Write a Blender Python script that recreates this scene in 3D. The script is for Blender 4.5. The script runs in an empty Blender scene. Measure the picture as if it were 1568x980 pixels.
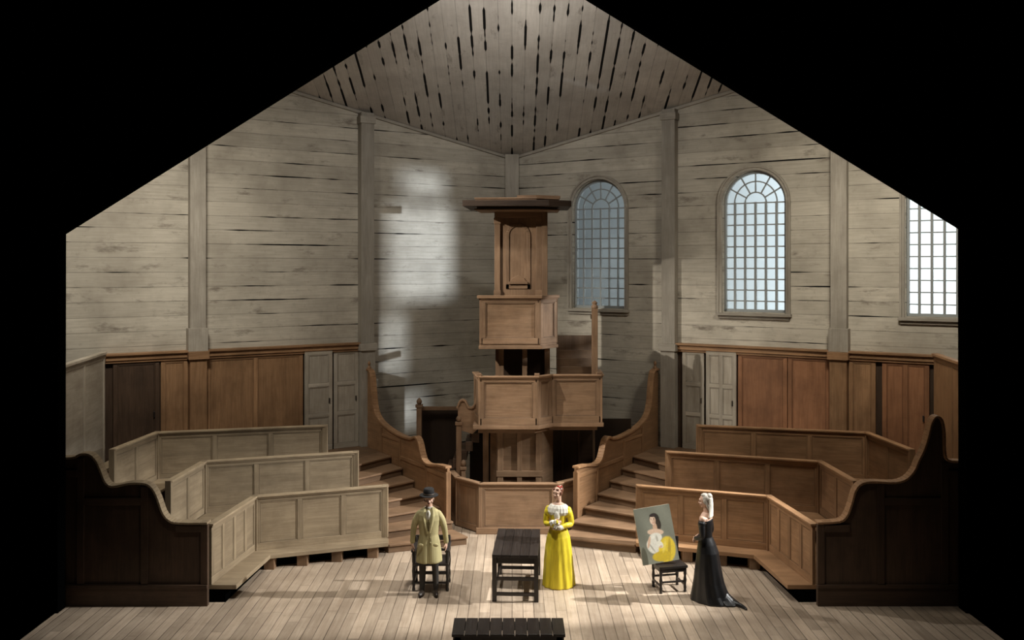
import bpy, bmesh, math, random
from mathutils import Vector, Matrix
from mathutils.bvhtree import BVHTree
random.seed(7)
sc=bpy.context.scene
COL=sc.collection
# ------------------------------------------------ camera calibration
F=1430.0; CD=13.88; CH=5.2
cam=bpy.data.cameras.new('camera'); co=bpy.data.objects.new('camera',cam); COL.objects.link(co)
co.location=(0,-CD,CH); co.rotation_euler=(math.pi/2,0,0)
cam.sensor_width=36; cam.lens=F/1600*36; cam.shift_y=-82/1600; cam.clip_end=200
sc.camera=co
sc.view_settings.view_transform='Standard'
sc.view_settings.look='None'
K=1600/1568.
def XZ(px,py,d):   # photo px (1568 frame) at depth d
    return ((px*K-800)*d/F, CH-(py*K-418)*d/F)

# ------------------------------------------------ node helpers
class N:
    def __init__(s,name):
        s.m=bpy.data.materials.new(name); s.m.use_nodes=True
        s.t=s.m.node_tree; s.n=s.t.nodes; s.l=s.t.links
        s.b=s.n['Principled BSDF']
    def node(s,t,**kw):
        x=s.n.new(t)
        for k,v in kw.items(): setattr(x,k,v)
        return x
    def put(s,sock,v):
        if hasattr(v,'is_output'): s.l.new(v,sock)
        else:
            if isinstance(v,(tuple,list)) and len(v)==3 and sock.type=='RGBA': v=(*v,1)
            sock.default_value=v
    def math(s,op,a,b=0.0,c=None,clamp=False):
        x=s.node('ShaderNodeMath',operation=op,use_clamp=clamp)
        s.put(x.inputs[0],a); s.put(x.inputs[1],b)
        if c is not None: s.put(x.inputs[2],c)
        return x.outputs[0]
    def mr(s,v,a,b,c,d,smooth=False):
        x=s.node('ShaderNodeMapRange'); 
        if smooth: x.interpolation_type='SMOOTHSTEP'
        s.put(x.inputs[0],v)
        for i,k in enumerate((a,b,c,d)): s.put(x.inputs[i+1],k)
        return x.outputs[0]
    def mix(s,f,a,b,mode='MIX'):
        x=s.node('ShaderNodeMix',data_type='RGBA',blend_type=mode)
        s.put(x.inputs[0],f); s.put(x.inputs[6],a); s.put(x.inputs[7],b)
        return x.outputs[2]
    def xyz(s,x,y,z):
        c=s.node('ShaderNodeCombineXYZ')
        for i,k in enumerate((x,y,z)): s.put(c.inputs[i],k)
        return c.outputs[0]
    def noise(s,vec,scale,detail=3,rough=.5):
        x=s.node('ShaderNodeTexNoise'); s.put(x.inputs['Vector'],vec)
        x.inputs['Scale'].default_value=scale; x.inputs['Detail'].default_value=detail
        x.inputs['Roughness'].default_value=rough
        return x.outputs[0]
    def bump(s,h,dist=.01,strength=.5):
        x=s.node('ShaderNodeBump'); x.inputs['Distance'].default_value=dist
        x.inputs['Strength'].default_value=strength; s.put(x.inputs['Height'],h)
        s.l.new(x.outputs[0],s.b.inputs['Normal'])
    def setc(s,c,r=.6,spec=.3):
        s.put(s.b.inputs['Base Color'],c); s.put(s.b.inputs['Roughness'],r)
        s.b.inputs['Specular IOR Level'].default_value=spec
def simple(name,c,r=.7,spec=.3,var=.12,scale=30,metal=0):
    m=N(name); tc=m.node('ShaderNodeTexCoord').outputs['Object']
    n=m.noise(tc,scale,3)
    lo=tuple(x*(1-var) for x in c); hi=tuple(min(1,x*(1+var)) for x in c)
    m.setc(m.mix(n,lo,hi),r,spec); m.b.inputs['Metallic'].default_value=metal
    return m.m
def planks(name,ac,al,width,ca,cb,grime,gapmax,g0,g1,gapfreq,gapmin=0.0,rough=.75,gv=.35,joint=0,wob=.01,spec=.2,
           gapcol=(.004,.004,.004),seamk=.45,stain=None,jk=.8,gdet=3,st0=.60):
    m=N(name); tc=m.node('ShaderNodeTexCoord').outputs['Object']
    sp=m.node('ShaderNodeSeparateXYZ'); m.l.new(tc,sp.inputs[0])
    A=sp.outputs[ac]; L=sp.outputs[al]
    wobn=m.noise(m.xyz(m.math('MULTIPLY',L,.7),m.math('MULTIPLY',A,2.),0.),1.0,2)
    A2=m.math('ADD',A,m.math('MULTIPLY',m.math('SUBTRACT',wobn,.5),wob*2))
    v=m.math('DIVIDE',A2,width)
    fl=m.math('FLOOR',v); jr=m.math('ROUND',v)
    ed=m.math('MULTIPLY',m.math('ABSOLUTE',m.math('SUBTRACT',v,jr)),width)
    wn=m.node('ShaderNodeTexWhiteNoise',noise_dimensions='2D')
    if joint>0:
        wj=m.node('ShaderNodeTexWhiteNoise',noise_dimensions='1D'); m.put(wj.inputs['W'],fl)
        lj=m.math('ADD',m.math('DIVIDE',L,joint),wj.outputs[0])
        lf=m.math('FLOOR',lj)
        ej=m.math('MULTIPLY',m.math('ABSOLUTE',m.math('SUBTRACT',lj,m.math('ROUND',lj))),joint)
    else: lf=0.0
    m.put(wn.inputs['Vector'],m.xyz(fl,lf,0.))
    rnd=wn.outputs[0]
    gn=m.noise(m.xyz(m.math('MULTIPLY',L,gapfreq),m.math('MULTIPLY',jr,7.31),3.7),1.0,gdet,.6)
    gw=m.math('ADD',m.mr(gn,g0,g1,0.,gapmax),gapmin)
    mask=m.mr(m.math('SUBTRACT',ed,gw),-.003,.002,1.,0.)
    if joint>0: mask=m.math('MAXIMUM',mask,m.mr(ej,.001,.005,jk,0.))
    grain=m.noise(m.xyz(m.math('MULTIPLY',L,1.6),m.math('MULTIPLY',A,26.),m.math('MULTIPLY',fl,3.1)),1.0,5,.65)
    big=m.noise(tc,.9,4,.6)
    fine=m.noise(tc,7.,5,.7)
    col=m.mix(m.mr(grain,.25,.75,0.,1.),ca,cb)
    k=m.mr(rnd,0.,1.,1-gv*.5,1+gv*.5)
    col=m.mix(1.0,col,m.xyz(k,k,k),'MULTIPLY')
    col=m.mix(m.mr(big,.42,.72,0.,.65),col,grime)
    col=m.mix(m.mr(fine,.58,.78,0.,.55),col,grime)
    if stain:
        st=m.noise(m.xyz(m.math('MULTIPLY',L,1.1),m.math('MULTIPLY',A,3.2),m.math('MULTIPLY',fl,1.7)),1.,5,.7)
        col=m.mix(m.mr(st,st0,st0+.14,0.,.75),col,stain)
    sn=m.noise(m.xyz(m.math('MULTIPLY',L,.8),m.math('MULTIPLY',jr,3.7),9.),1.,2)
    seam=m.math('MULTIPLY',m.mr(ed,.0,.012,seamk,0.),m.mr(sn,.35,.65,.35,1.))
    col=m.mix(seam,col,gapcol)
    col=m.mix(mask,col,gapcol)
    m.setc(col,rough,spec)
    h=m.math('SUBTRACT',m.math('ADD',m.math('MULTIPLY',grain,.25),m.math('MULTIPLY',rnd,.3)),m.math('MULTIPLY',m.math('MAXIMUM',mask,seam),1.5))
    m.bump(h,.010,.5)
    return m.m
def wood(name,ca,cb,dark,rough=.5,spec=.35,dirt=.6):
    m=N(name)
    uv=m.node('ShaderNodeUVMap'); uv.uv_map='UVMap'
    sp=m.node('ShaderNodeSeparateXYZ'); m.l.new(uv.outputs[0],sp.inputs[0])
    at=m.node('ShaderNodeAttribute'); at.attribute_name='tint'
    tc=m.node('ShaderNodeTexCoord').outputs['Object']
    g=m.noise(m.xyz(m.math('MULTIPLY',sp.outputs[0],2.2),m.math('MULTIPLY',sp.outputs[1],34.),0.),1.,5,.65)
    g2=m.noise(m.xyz(m.math('MULTIPLY',sp.outputs[0],.8),m.math('MULTIPLY',sp.outputs[1],6.),5.),1.,3,.6)
    col=m.mix(m.mr(g,.3,.7,0.,1.),ca,cb)
    col=m.mix(m.mr(g2,.35,.75,.0,.5),col,dark)
    col=m.mix(1.0,col,at.outputs['Color'],'MULTIPLY')
    b=m.noise(tc,1.3,5,.65)
    col=m.mix(m.mr(b,.45,.75,0.,dirt),col,dark)
    m.setc(col,m.mr(g,.2,.8,rough-.08,rough+.15),spec)
    m.bump(g,.003,.4)
    return m.m

# ------------------------------------------------ materials
M_wall=planks('weathered_boards',1,0,.30,(.42,.38,.31),(.585,.54,.455),(.255,.225,.18),.016,.52,.66,.6,gv=.20,seamk=.45,stain=(.13,.105,.08),st0=.58)
M_ceil=planks('ceiling_boards',0,1,.27,(.51,.475,.425),(.65,.61,.555),(.35,.315,.28),.026,.50,.58,1.1,gv=.16,wob=.010,seamk=.3,stain=(.17,.14,.115),gdet=2)
M_floor=planks('floor_boards',0,1,.165,(.35,.265,.19),(.56,.455,.35),(.21,.157,.112),.003,.4,.6,.7,gapmin=.0008,rough=.45,gv=.42,joint=2.6,wob=.002,spec=.4,gapcol=(.03,.022,.016),jk=.6)
M_wood=wood('oak_panel',(.31,.168,.082),(.46,.27,.142),(.12,.065,.032))
M_woodL=wood('faded_oak',(.29,.22,.14),(.41,.325,.215),(.125,.09,.055),rough=.6)
M_woodD=wood('dark_oak_and_shade',(.075,.045,.027),(.115,.07,.045),(.025,.016,.010))  # dark wood; also stands in for shade on end panels and openings
M_red=wood('red_oak',(.28,.125,.06),(.37,.18,.09),(.11,.05,.025))
M_pul=wood('pulpit_oak',(.24,.14,.08),(.35,.225,.135),(.09,.054,.03))
M_pale=wood('pale_paint_wood',(.44,.39,.31),(.57,.52,.44),(.22,.175,.125),rough=.65)
M_post=wood('grey_post_wood',(.35,.315,.26),(.47,.43,.365),(.20,.175,.14),rough=.7)
M_step=wood('step_wood',(.21,.125,.07),(.31,.195,.115),(.07,.043,.025))
M_blk=simple('black_velvet_and_shade',(.0012,.0012,.0012),1,0)  # portal velvet; also paints the shaded gap under the pew platforms
M_ebony=wood('ebonised_wood',(.018,.014,.012),(.035,.028,.024),(.008,.006,.006),rough=.35,spec=.5)
M_frame=simple('window_paint',(.30,.32,.32),.5)
M_cyc=simple('white_cyclorama',(.62,.70,.74),.9,0,.03,.5)

# ------------------------------------------------ mesh builder
class MB:
    def __init__(s): s.v=[];s.f=[];s.m=[];s.uv=[];s.t=[];s.s=[]
    def add(s,vs,faces,mat=0,uvs=None,smooth=False,M=None,tint=None):
        o=len(s.v)
        if M is not None: vs=[M@Vector(v) for v in vs]
        s.v+= [tuple(v) for v in vs]
        if tint is None: tint=random.uniform(.82,1.12)
        for i,f in enumerate(faces):
            s.f.append([o+k for k in f]); s.m.append(mat); s.t.append(tint); s.s.append(smooth)
            s.uv.append(uvs[i] if uvs else [(0,0)]*len(f))
    def box(s,x0,x1,y0,y1,z0,z1,M=None,mat=0,tint=None):
        if x0>x1:x0,x1=x1,x0
        if y0>y1:y0,y1=y1,y0
        if z0>z1:z0,z1=z1,z0
        vs=[(x,y,z) for x in(x0,x1) for y in(y0,y1) for z in(z0,z1)]
        fs=[(0,1,3,2),(4,6,7,5),(0,4,5,1),(2,3,7,6),(0,2,6,4),(1,5,7,3)]
        d=(x1-x0,y1-y0,z1-z0); L=d.index(max(d)); ox,oy=random.uniform(0,50),random.uniform(0,50)
        uvs=[]
        for f in fs:
            q=[]
            pts=[vs[k] for k in f]
            fix=[a for a in range(3) if max(p[a] for p in pts)-min(p[a] for p in pts)<1e-9]
            ax=[a for a in range(3) if a not in fix[:1]]
            if L in ax: a=L; b=[k for k in ax if k!=L][0]
            else: a,b=ax[0],ax[1]
            for p in pts: q.append((p[a]+ox,p[b]+oy))
            uvs.append(q)
        s.add(vs,fs,mat,uvs,False,M,tint)
    def prism(s,poly,z0,z1,M=None,mat=0,tint=None,grain=0):
        n=len(poly)
        ar=sum(poly[i][0]*poly[(i+1)%n][1]-poly[(i+1)%n][0]*poly[i][1] for i in range(n))
        if ar<0: poly=list(reversed(poly))
        vs=[(p[0],p[1],z0) for p in poly]+[(p[0],p[1],z1) for p in poly]
        fs=[tuple(reversed(range(n))),tuple(range(n,2*n))]+[(i,(i+1)%n,n+(i+1)%n,n+i) for i in range(n)]
        ox=random.uniform(0,50)
        if grain==0: g=lambda v:(v[0]+ox,v[1]+ox)
        else: g=lambda v:(v[1]+ox,v[0]+ox)
        uvs=[[g(vs[k]) for k in f] for f in fs[:2]]
        acc=0
        for i in range(n):
            a=Vector(poly[i]);b=Vector(poly[(i+1)%n]);l=(b-a).length
            uvs.append([(acc+ox,z0),(acc+l+ox,z0),(acc+l+ox,z1),(acc+ox,z1)]); acc+=l
        s.add(vs,fs,mat,uvs,False,M,tint)
    def lathe(s,prof,M=None,mat=0,seg=20,smooth=True,tint=None,mod=None):
        vs=[];fs=[];uvs=[]
        for r,z in prof:
            for k in range(seg):
                a=2*math.pi*k/seg; vs.append((r*math.cos(a),r*math.sin(a),z))
        n=len(prof)
        for i in range(n-1):
            for k in range(seg):
                k2=(k+1)%seg
                fs.append((i*seg+k,i*seg+k2,(i+1)*seg+k2,(i+1)*seg+k))
                uvs.append([(prof[i][1],k*.03),(prof[i][1],k*.03+.03),(prof[i+1][1],k*.03+.03),(prof[i+1][1],k*.03)])
        fs.append(tuple(reversed(range(seg)))); uvs.append([(0,0)]*seg)
        fs.append(tuple((n-1)*seg+k for k in range(seg))); uvs.append([(0,0)]*seg)
        s.add(vs,fs,mat,uvs,smooth,M,tint)
    def loft(s,rings,mat=0,seg=32,fn=None,M=None):
        vs=[];fs=[]
        for (cx,cy,cz,rx,ry) in rings:
            for k in range(seg):
                a=2*math.pi*k/seg
                q=1.0 if fn is None else fn(a,cz)
                vs.append((cx+rx*q*math.cos(a),cy+ry*q*math.sin(a),cz))
        n=len(rings)
        for i in range(n-1):
            for k in range(seg):
                k2=(k+1)%seg
                fs.append((i*seg+k,i*seg+k2,(i+1)*seg+k2,(i+1)*seg+k))
        fs.append(tuple(reversed(range(seg)))); fs.append(tuple((n-1)*seg+k for k in range(seg)))
        if rings[0][2]>rings[-1][2]: fs=[tuple(reversed(f)) for f in fs]
        s.add(vs,fs,mat,None,True,M,1.0)
    def ell(s,c,r,mat=0,rot=None,seg=16,M=None):
        T=Matrix.Translation(Vector(c)) @ (rot.to_4x4() if rot else Matrix.Identity(4)) @ Matrix.Diagonal((r[0],r[1],r[2],1))
        if M is not None: T=M@T
        pr=[(math.sin(math.pi*i/(seg//2+2)) if 0<i<seg//2+2 else .02,-math.cos(math.pi*i/(seg//2+2))) for i in range(seg//2+3)]
        s.lathe(pr,T,mat,seg,True,1.0)
    def tube(s,pts,rad,mat=0,seg=12,M=None,sub=4):
        P=[Vector(p) for p in pts]
        Q=[];R=[]
        n=len(P)
        for i in range(n-1):
            p0=P[max(i-1,0)];p1=P[i];p2=P[i+1];p3=P[min(i+2,n-1)]
            for k in range(sub):
                t=k/sub
                Q.append(.5*((2*p1)+(-p0+p2)*t+(2*p0-5*p1+4*p2-p3)*t*t+(-p0+3*p1-3*p2+p3)*t**3))
                R.append(rad[i]*(1-t)+rad[i+1]*t)
        Q.append(P[-1]);R.append(rad[-1])
        d0=(Q[0]-Q[1]).normalized(); d1=(Q[-1]-Q[-2]).normalized()
        Q=[Q[0]+d0*R[0]*.9,Q[0]+d0*R[0]*.6]+Q+[Q[-1]+d1*R[-1]*.6,Q[-1]+d1*R[-1]*.9]
        R=[R[0]*.3,R[0]*.78]+R+[R[-1]*.78,R[-1]*.3]
        vs=[];fs=[]
        up=None
        for i,q in enumerate(Q):
            t=(Q[min(i+1,len(Q)-1)]-Q[max(i-1,0)]).normalized()
            if up is None:
                up=Vector((0,0,1)) if abs(t.z)<.9 else Vector((1,0,0))
            a=(up-t*up.dot(t)).normalized(); b=t.cross(a); up=a
            for k in range(seg):
                an=2*math.pi*k/seg
                vs.append(tuple(q+a*math.cos(an)*R[i]+b*math.sin(an)*R[i]))
        m=len(Q)
        for i in range(m-1):
            for k in range(seg):
                k2=(k+1)%seg
                fs.append((i*seg+k,i*seg+k2,(i+1)*seg+k2,(i+1)*seg+k))
        fs.append(tuple(reversed(range(seg)))); fs.append(tuple((m-1)*seg+k for k in range(seg)))
        s.add(vs,fs,mat,None,True,M,1.0)
    def mesh(s,name):
        me=bpy.data.meshes.new(name); me.from_pydata(s.v,[],s.f)
        me.uv_layers.new(name='UVMap'); me.color_attributes.new('tint','FLOAT_COLOR','CORNER')
        fu=[];fc=[]
        for i in range(len(s.f)):
            for k in range(len(s.f[i])):
                fu+= [s.uv[i][k][0],s.uv[i][k][1]]; fc+=[s.t[i]]*3+[1.0]
        me.uv_layers['UVMap'].data.foreach_set('uv',fu)
        me.color_attributes['tint'].data.foreach_set('color',fc)
        me.polygons.foreach_set('material_index',s.m); me.polygons.foreach_set('use_smooth',s.s)
        me.update()
        return me
    def build(s,name,mats,parent=None,bevel=.006,M=None):
        me=s.mesh(name)
        if not isinstance(mats,(list,tuple)): mats=[mats]
        for m in mats: me.materials.append(m)
        o=bpy.data.objects.new(name,me); COL.objects.link(o)
        if M is not None: o.matrix_world=M
        if bevel:
            b=o.modifiers.new('bevel','BEVEL'); b.width=bevel; b.segments=2; b.limit_method='ANGLE'; b.angle_limit=math.radians(50)
        if parent: o.parent=parent
        return o
def empty(name,loc=(0,0,0)):
    e=bpy.data.objects.new(name,None); COL.objects.link(e); e.empty_display_size=.2
    return e
def frameM(P,u,n=None):
    u=Vector((u[0],u[1],0)).normalized(); z=Vector((0,0,1)); n=z.cross(u)
    return Matrix(((u.x,n.x,0,P[0]),(u.y,n.y,0,P[1]),(0,0,1,P[2] if len(P)>2 else 0),(0,0,0,1)))
def panelface(mb,M,w,z0,z1,n=1,th=.05,mat=0,rows=1,cap=.05,stile=.085,top=.09,bot=.12,ends=True,capmat=None,fieldmat=None):
    """framed panelling; local x along, y thickness, z up"""
    if fieldmat is None: fieldmat=mat
    mb.box(0,w,-.012,.012,z0,z1,M,fieldmat)
    mb.box(0,w,-th/2,th/2,z0,z0+bot,M,mat); mb.box(0,w,-th/2,th/2,z1-top,z1,M,mat)
    for i in range(n+1):
        x=i*w/n; a=max(0,x-stile/2) if i else 0; b=min(w,x+stile/2) if i<n else w
        if i==0: b=stile
        if i==n: a=w-stile
        mb.box(a,b,-th/2-.001,th/2+.001,z0+bot,z1-top,M,mat)
    zs=[z0+bot+(z1-top-z0-bot)*k/rows for k in range(rows+1)]
    for k in range(1,rows): mb.box(0,w,-th/2,th/2,zs[k]-stile/2,zs[k]+stile/2,M,mat)
    for i in range(n):
        xa=i*w/n+(stile if i==0 else stile/2); xb=(i+1)*w/n-(stile if i==n-1 else stile/2)
        for k in range(rows):
            za=zs[k]+(stile/2 if k else 0); zb=zs[k+1]-(stile/2 if k<rows-1 else 0)
            g=.022
            for sg in (-1,1):
                y0=sg*.011; y1=sg*(th/2-.006)
                mb.box(xa,xb,y0,y1,za,za+g,M,mat,tint=.75); mb.box(xa,xb,y0,y1,zb-g,zb,M,mat,tint=.75)
                mb.box(xa,xa+g,y0,y1,za,zb,M,mat,tint=.75); mb.box(xb-g,xb,y0,y1,za,zb,M,mat,tint=.75)
    if cap:
        cm=mat if capmat is None else capmat
        mb.box(-.02,w+.02,-th/2-.035,th/2+.035,z1,z1+cap*.6,M,cm,tint=1.25)
        mb.box(-.01,w+.01,-th/2-.018,th/2+.018,z1-.03,z1,M,cm)
def fence(mb,P,Q,z0,z1,n,**kw):
    P=Vector(P);Q=Vector(Q); M=frameM((P.x,P.y,0),(Q-P)); panelface(mb,M,(Q-P).length,z0,z1,n,**kw)
def curvefill(name,loops,ext,M,mat):
    cu=bpy.data.curves.new(name+'_c','CURVE'); cu.dimensions='2D'; cu.fill_mode='BOTH'; cu.extrude=ext
    for lp in loops:
        sp=cu.splines.new('POLY'); sp.points.add(len(lp)-1)
        for i,p in enumerate(lp): sp.points[i].co=(p[0],p[1],0,1)
        sp.use_cyclic_u=True
    o=bpy.data.objects.new(name+'_c',cu); COL.objects.link(o)
    dg=bpy.context.evaluated_depsgraph_get(); dg.update()
    me=bpy.data.meshes.new_from_object(o.evaluated_get(dg))
    bpy.data.objects.remove(o)
    me.name=name
    me.materials.clear(); me.materials.append(mat)
    ob=bpy.data.objects.new(name,me); COL.objects.link(ob); ob.matrix_world=M
    return ob

# ------------------------------------------------ room shell
P0Y=9.42; SL=.625; ANG=math.atan(SL); CA=math.cos(ANG); SA=math.sin(ANG)
def s_of(px):
    r=(px*K-800)/F; X=abs(r)*(P0Y+CD)/(1+SL*abs(r)); return X/CA
def wallM(side,off=0.0):
    u=Vector((CA,-side*SA,0)); n=Vector((-side*SA,-CA,0)); z=Vector((0,0,1))
    o=Vector((0,P0Y,0))+n*off
    return Matrix(((u.x,z.x,n.x,o.x),(u.y,z.y,n.y,o.y),(u.z,z.z,n.z,o.z),(0,0,0,1)))
CEs=.37*SL*CA
def ceilZ(s): return 8.0+CEs*s
SEND=12.6; TH=.12
wins=[(s_of(916),'window_1'),(s_of(1154),'window_2'),(s_of(1154)*2-s_of(916),'window_3')]
WW=1.38; WZ0=4.22; WZ1=7.31; WR=WW/2
def archloop(cx,w,z0,z1,seg=24):
    r=w/2; zc=z1-r
    return [(cx-r,z0),(cx+r,z0)]+[(cx+r*math.cos(math.pi*k/seg),zc+r*math.sin(math.pi*k/seg)) for k in range(seg+1)]
right=[[(0,0),(SEND,0),(SEND,ceilZ(SEND)),(0,ceilZ(0))]]+[archloop(s,WW,WZ0,WZ1) for s,_ in wins]
left=[[(0,0),(-SEND,0),(-SEND,ceilZ(SEND)),(0,ceilZ(0))]]
curvefill('wall_right',right,TH,wallM(1,-TH),M_wall)
curvefill('wall_left',left,TH,wallM(-1,-TH),M_wall)
# ceiling
tilt=math.atan(.37); ct=math.cos(tilt)
mb=MB()
mb.prism([(0,.45/ct),(-11.5,(.45-11.5*SL)/ct),(-11.5,(.35-P0Y)/ct),(11.5,(.35-P0Y)/ct),(11.5,(.45-11.5*SL)/ct)],0,.08)
Mc=Matrix.Translation((0,P0Y,8.0))@Matrix.Rotation(-tilt,4,'X')
mb.build('ceiling',M_ceil,bevel=0,M=Mc)
# floor
mb=MB()
mb.prism([(-6.87,-6),(6.87,-6),(6.87,0.0),(12.5,0.0),(12.5,1.6),(0,9.6),(-12.5,1.6),(-12.5,0),(-6.87,0)],-.2,0)
mb.build('floor',M_floor,bevel=0)
# proscenium (black gabled portal)
eL=(-6.82,5.71); eR=(6.82,5.79)
outer=[(-14,-1.5),(14,-1.5),(14,14),(-14,14)]
hole=[(-6.83,-.1),(6.83,-.1),eR,(0.0,9.98),eL]
Mp=Matrix(((1,0,0,0),(0,0,-1,0),(0,1,0,0),(0,0,0,1)))
curvefill('wall_front',[outer,hole],.12,Mp,M_blk)
# posts
def wbox(mb,side,s0,s1,z0,z1,o0,o1,mat=0,tint=None):
    mb.box(side*s0,side*s1,z0,z1,o0,o1,wallM(side),mat,tint)
CAP=3.44
posts=[(1,s_of(1028)),(1,s_of(1287)),(-1,s_of(558)),(-1,s_of(300)),(1,s_of(1287)*2-s_of(1028)),(-1,s_of(300)*2-s_of(558))]
k=1
for side,s in posts:
    mb=MB()
    wbox(mb,side,s-.16,s+.16,CAP+.02,ceilZ(s-.16)-.0,.0,.2,0)
    wbox(mb,side,s-.19,s+.19,ceilZ(s)-.28,ceilZ(s)-.12,.0,.23,0)
    wbox(mb,side,s-.17,s+.17,1.1,CAP,0,.24,1)
    wbox(mb,side,s-.21,s+.21,CAP-.14,CAP+.02,0,.29,1)
    if s>5: wbox(mb,side,s-.20,s+.20,CAP+.02,CAP+.5,0,.22,0)
    mb.build('trim_%d'%k,[M_post,M_wood if s>5 else M_post]); k+=1
mb=MB(); mb.box(-.17,.17,P0Y-.36,P0Y-.05,0,8.04); mb.build('trim_%d'%k,M_post); k+=1
for side in(1,-1):
    mb=MB(); poly=[(side*0.2,ceilZ(.2)-.07),(side*SEND,ceilZ(SEND)-.07),(side*SEND,ceilZ(SEND)),(side*.2,ceilZ(.2))]
    mb.prism(poly,0,.05,wallM(side)); mb.build('trim_%d'%k,M_post); k+=1
# wainscot
def wains(name,side,pa,pb,n,mats,mat=0,rows=1,z0=1.1,z1=CAP-.1,off=.06,th=.06,sabs=None):
    sa,sb=(s_of(pa),s_of(pb)) if sabs is None else sabs
    if sa>sb: sa,sb=sb,sa
    W=wallM(side,off)
    u=Vector((W[0][0],W[1][0],0)); 
    x0=side*sa if side>0 else -sb
    P=W@Vector((x0,0,0))
    mb=MB(); panelface(mb,frameM((P.x,P.y,0),u),sb-sa,z0,z1,n,th=th,mat=mat,rows=rows,cap=0)
    if name.startswith('door'):
        T=frameM((P.x,P.y,0),u); mb.box((sb-sa)*.86,(sb-sa)*.90,-th/2-.02,-th/2,2.15,2.27,T,1)
    return mb.build(name,mats)
ti=k
def capstrip(side,s0,s1,mat=M_wood):
    global ti
    mb=MB(); wbox(mb,side,s0,s1,CAP-.10,CAP,0,.15); wbox(mb,side,s0,s1,CAP,CAP+.045,0,.20); wbox(mb,side,s0,s1,CAP-.15,CAP-.1,0,.12)
    wbox(mb,side,s0,s1,1.1,CAP-.1,0,.028,1,tint=.7)
    mb.build('trim_%d'%ti,[mat,M_woodD]); ti+=1
sL1,sL2,sR1,sR2=posts[2][1],posts[3][1],posts[0][1],posts[1][1]
capstrip(-1,sL1+.17,sL2-.17); capstrip(-1,sL2+.17,s_of(160)); capstrip(1,sR1+.17,sR2-.17); capstrip(1,sR2+.17,s_of(1445))
wains('wainscot_panel',-1,325,462,2,[M_wood],sabs=(s_of(462),sL2-.18))
wains('door_1',-1,464,506,1,[M_pale,M_ebony],rows=3,off=.10)
wains('door_2',-1,509,547,1,[M_pale,M_ebony],rows=3)
wains('wainscot_panel',-1,246,287,1,[M_wood],sabs=(sL2+.18,s_of(245)))
wains('door_3',-1,172,243,1,[M_woodD,M_ebony],rows=1)
wains('door_4',1,1047,1080,1,[M_pale,M_ebony],rows=3,off=.06)
wains('door_5',1,1084,1130,2,[M_pale,M_ebony],rows=3,off=.10)
wains('wainscot_panel',1,1133,1207,1,[M_red],sabs=(s_of(1132),s_of(1207)))
wains('wainscot_panel',1,1208,1272,1,[M_red],sabs=(s_of(1208),sR2-.18))
wains('wainscot_panel',1,1306,1342,1,[M_wood],sabs=(sR2+.18,s_of(1342)))
wains('door_6',1,1352,1424,2,[M_red,M_ebony],rows=1)
for nm,P,Q,mt,n in (('paneled_screen',(-8.0,4.05),(-7.62,1.55),M_pale,2),('paneled_screen',(8.15,3.75),(7.75,1.5),M_wood,2)):
    mb=MB(); fence(mb,P,Q,1.1,3.5,n,cap=.08); mb.build(nm,mt)

# windows
for s,nm in wins:
    W=wallM(1)
    mb=MB()
    r=WR; zc=WZ1-r
    def arc(rad0,rad1,o0,o1,a0=0,a1=math.pi,seg=24,mat=0):
        for q in range(seg):
            t0=a0+(a1-a0)*q/seg; t1=a0+(a1-a0)*(q+1)/seg
            pl=[(s+rad0*math.cos(t0),zc+rad0*math.sin(t0)),(s+rad1*math.cos(t0),zc+rad1*math.sin(t0)),(s+rad1*math.cos(t1),zc+rad1*math.sin(t1)),(s+rad0*math.cos(t1),zc+rad0*math.sin(t1))]
            mb.prism(pl,o0,o1,W,mat,tint=1)
    arc(r-.05,r-.002,-.2,-.10)
    mb.box(s-r+.002,s-r+.05,WZ0,zc,-.2,-.10,W); mb.box(s+r-.05,s+r-.002,WZ0,zc,-.2,-.10,W); mb.box(s-r,s+r,WZ0,WZ0+.06,-.2,-.10,W)
    nc=6; bw=.018 if nm=='window_1' else .026
    for q in range(1,nc):
        x=s-r+2*r*q/nc; mb.box(x-bw,x+bw,WZ0+.03,zc+.02,-.18,-.12,W)
    nr=10
    for q in range(1,nr+1):
        z=WZ0+(zc-WZ0)*q/nr; mb.box(s-r+.03,s+r-.03,z-.014,z+.014,-.165,-.135,W)
    arc(.22,.25,-.17,-.13,seg=12); arc(.46,.488,-.17,-.13,seg=16)
    for q in range(1,6):
        a=math.pi*q/6
        T=W@Matrix.Translation((s,zc,0))@Matrix.Rotation(a,4,'Z')
        mb.box(.22,r-.03,-.015,.015,-.17,-.13,T)
    arc(r+.015,r+.10,0.001,.05,mat=1); arc(r+.075,r+.115,.0,.075,mat=1)
    for sg in(-1,1):
        a,b=s+sg*(r+.015),s+sg*(r+.10); mb.box(a,b,WZ0-.02,zc,.001,.05,W,1)
        a,b=s+sg*(r+.075),s+sg*(r+.115); mb.box(a,b,WZ0-.02,zc,.0,.075,W,1)
    mb.box(s-r-.14,s+r+.14,WZ0-.08,WZ0-.02,-.2,.11,W,1); mb.box(s-r-.10,s+r+.10,WZ0-.15,WZ0-.08,0.001,.05,W,1)
    mb.build(nm,[M_frame,M_post],bevel=.003)
mb=MB(); mb.box(-3,16,-1,10.5,-3.6,-3.5,wallM(1)); mb.build('cyclorama_backdrop',M_cyc,bevel=0)

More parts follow.
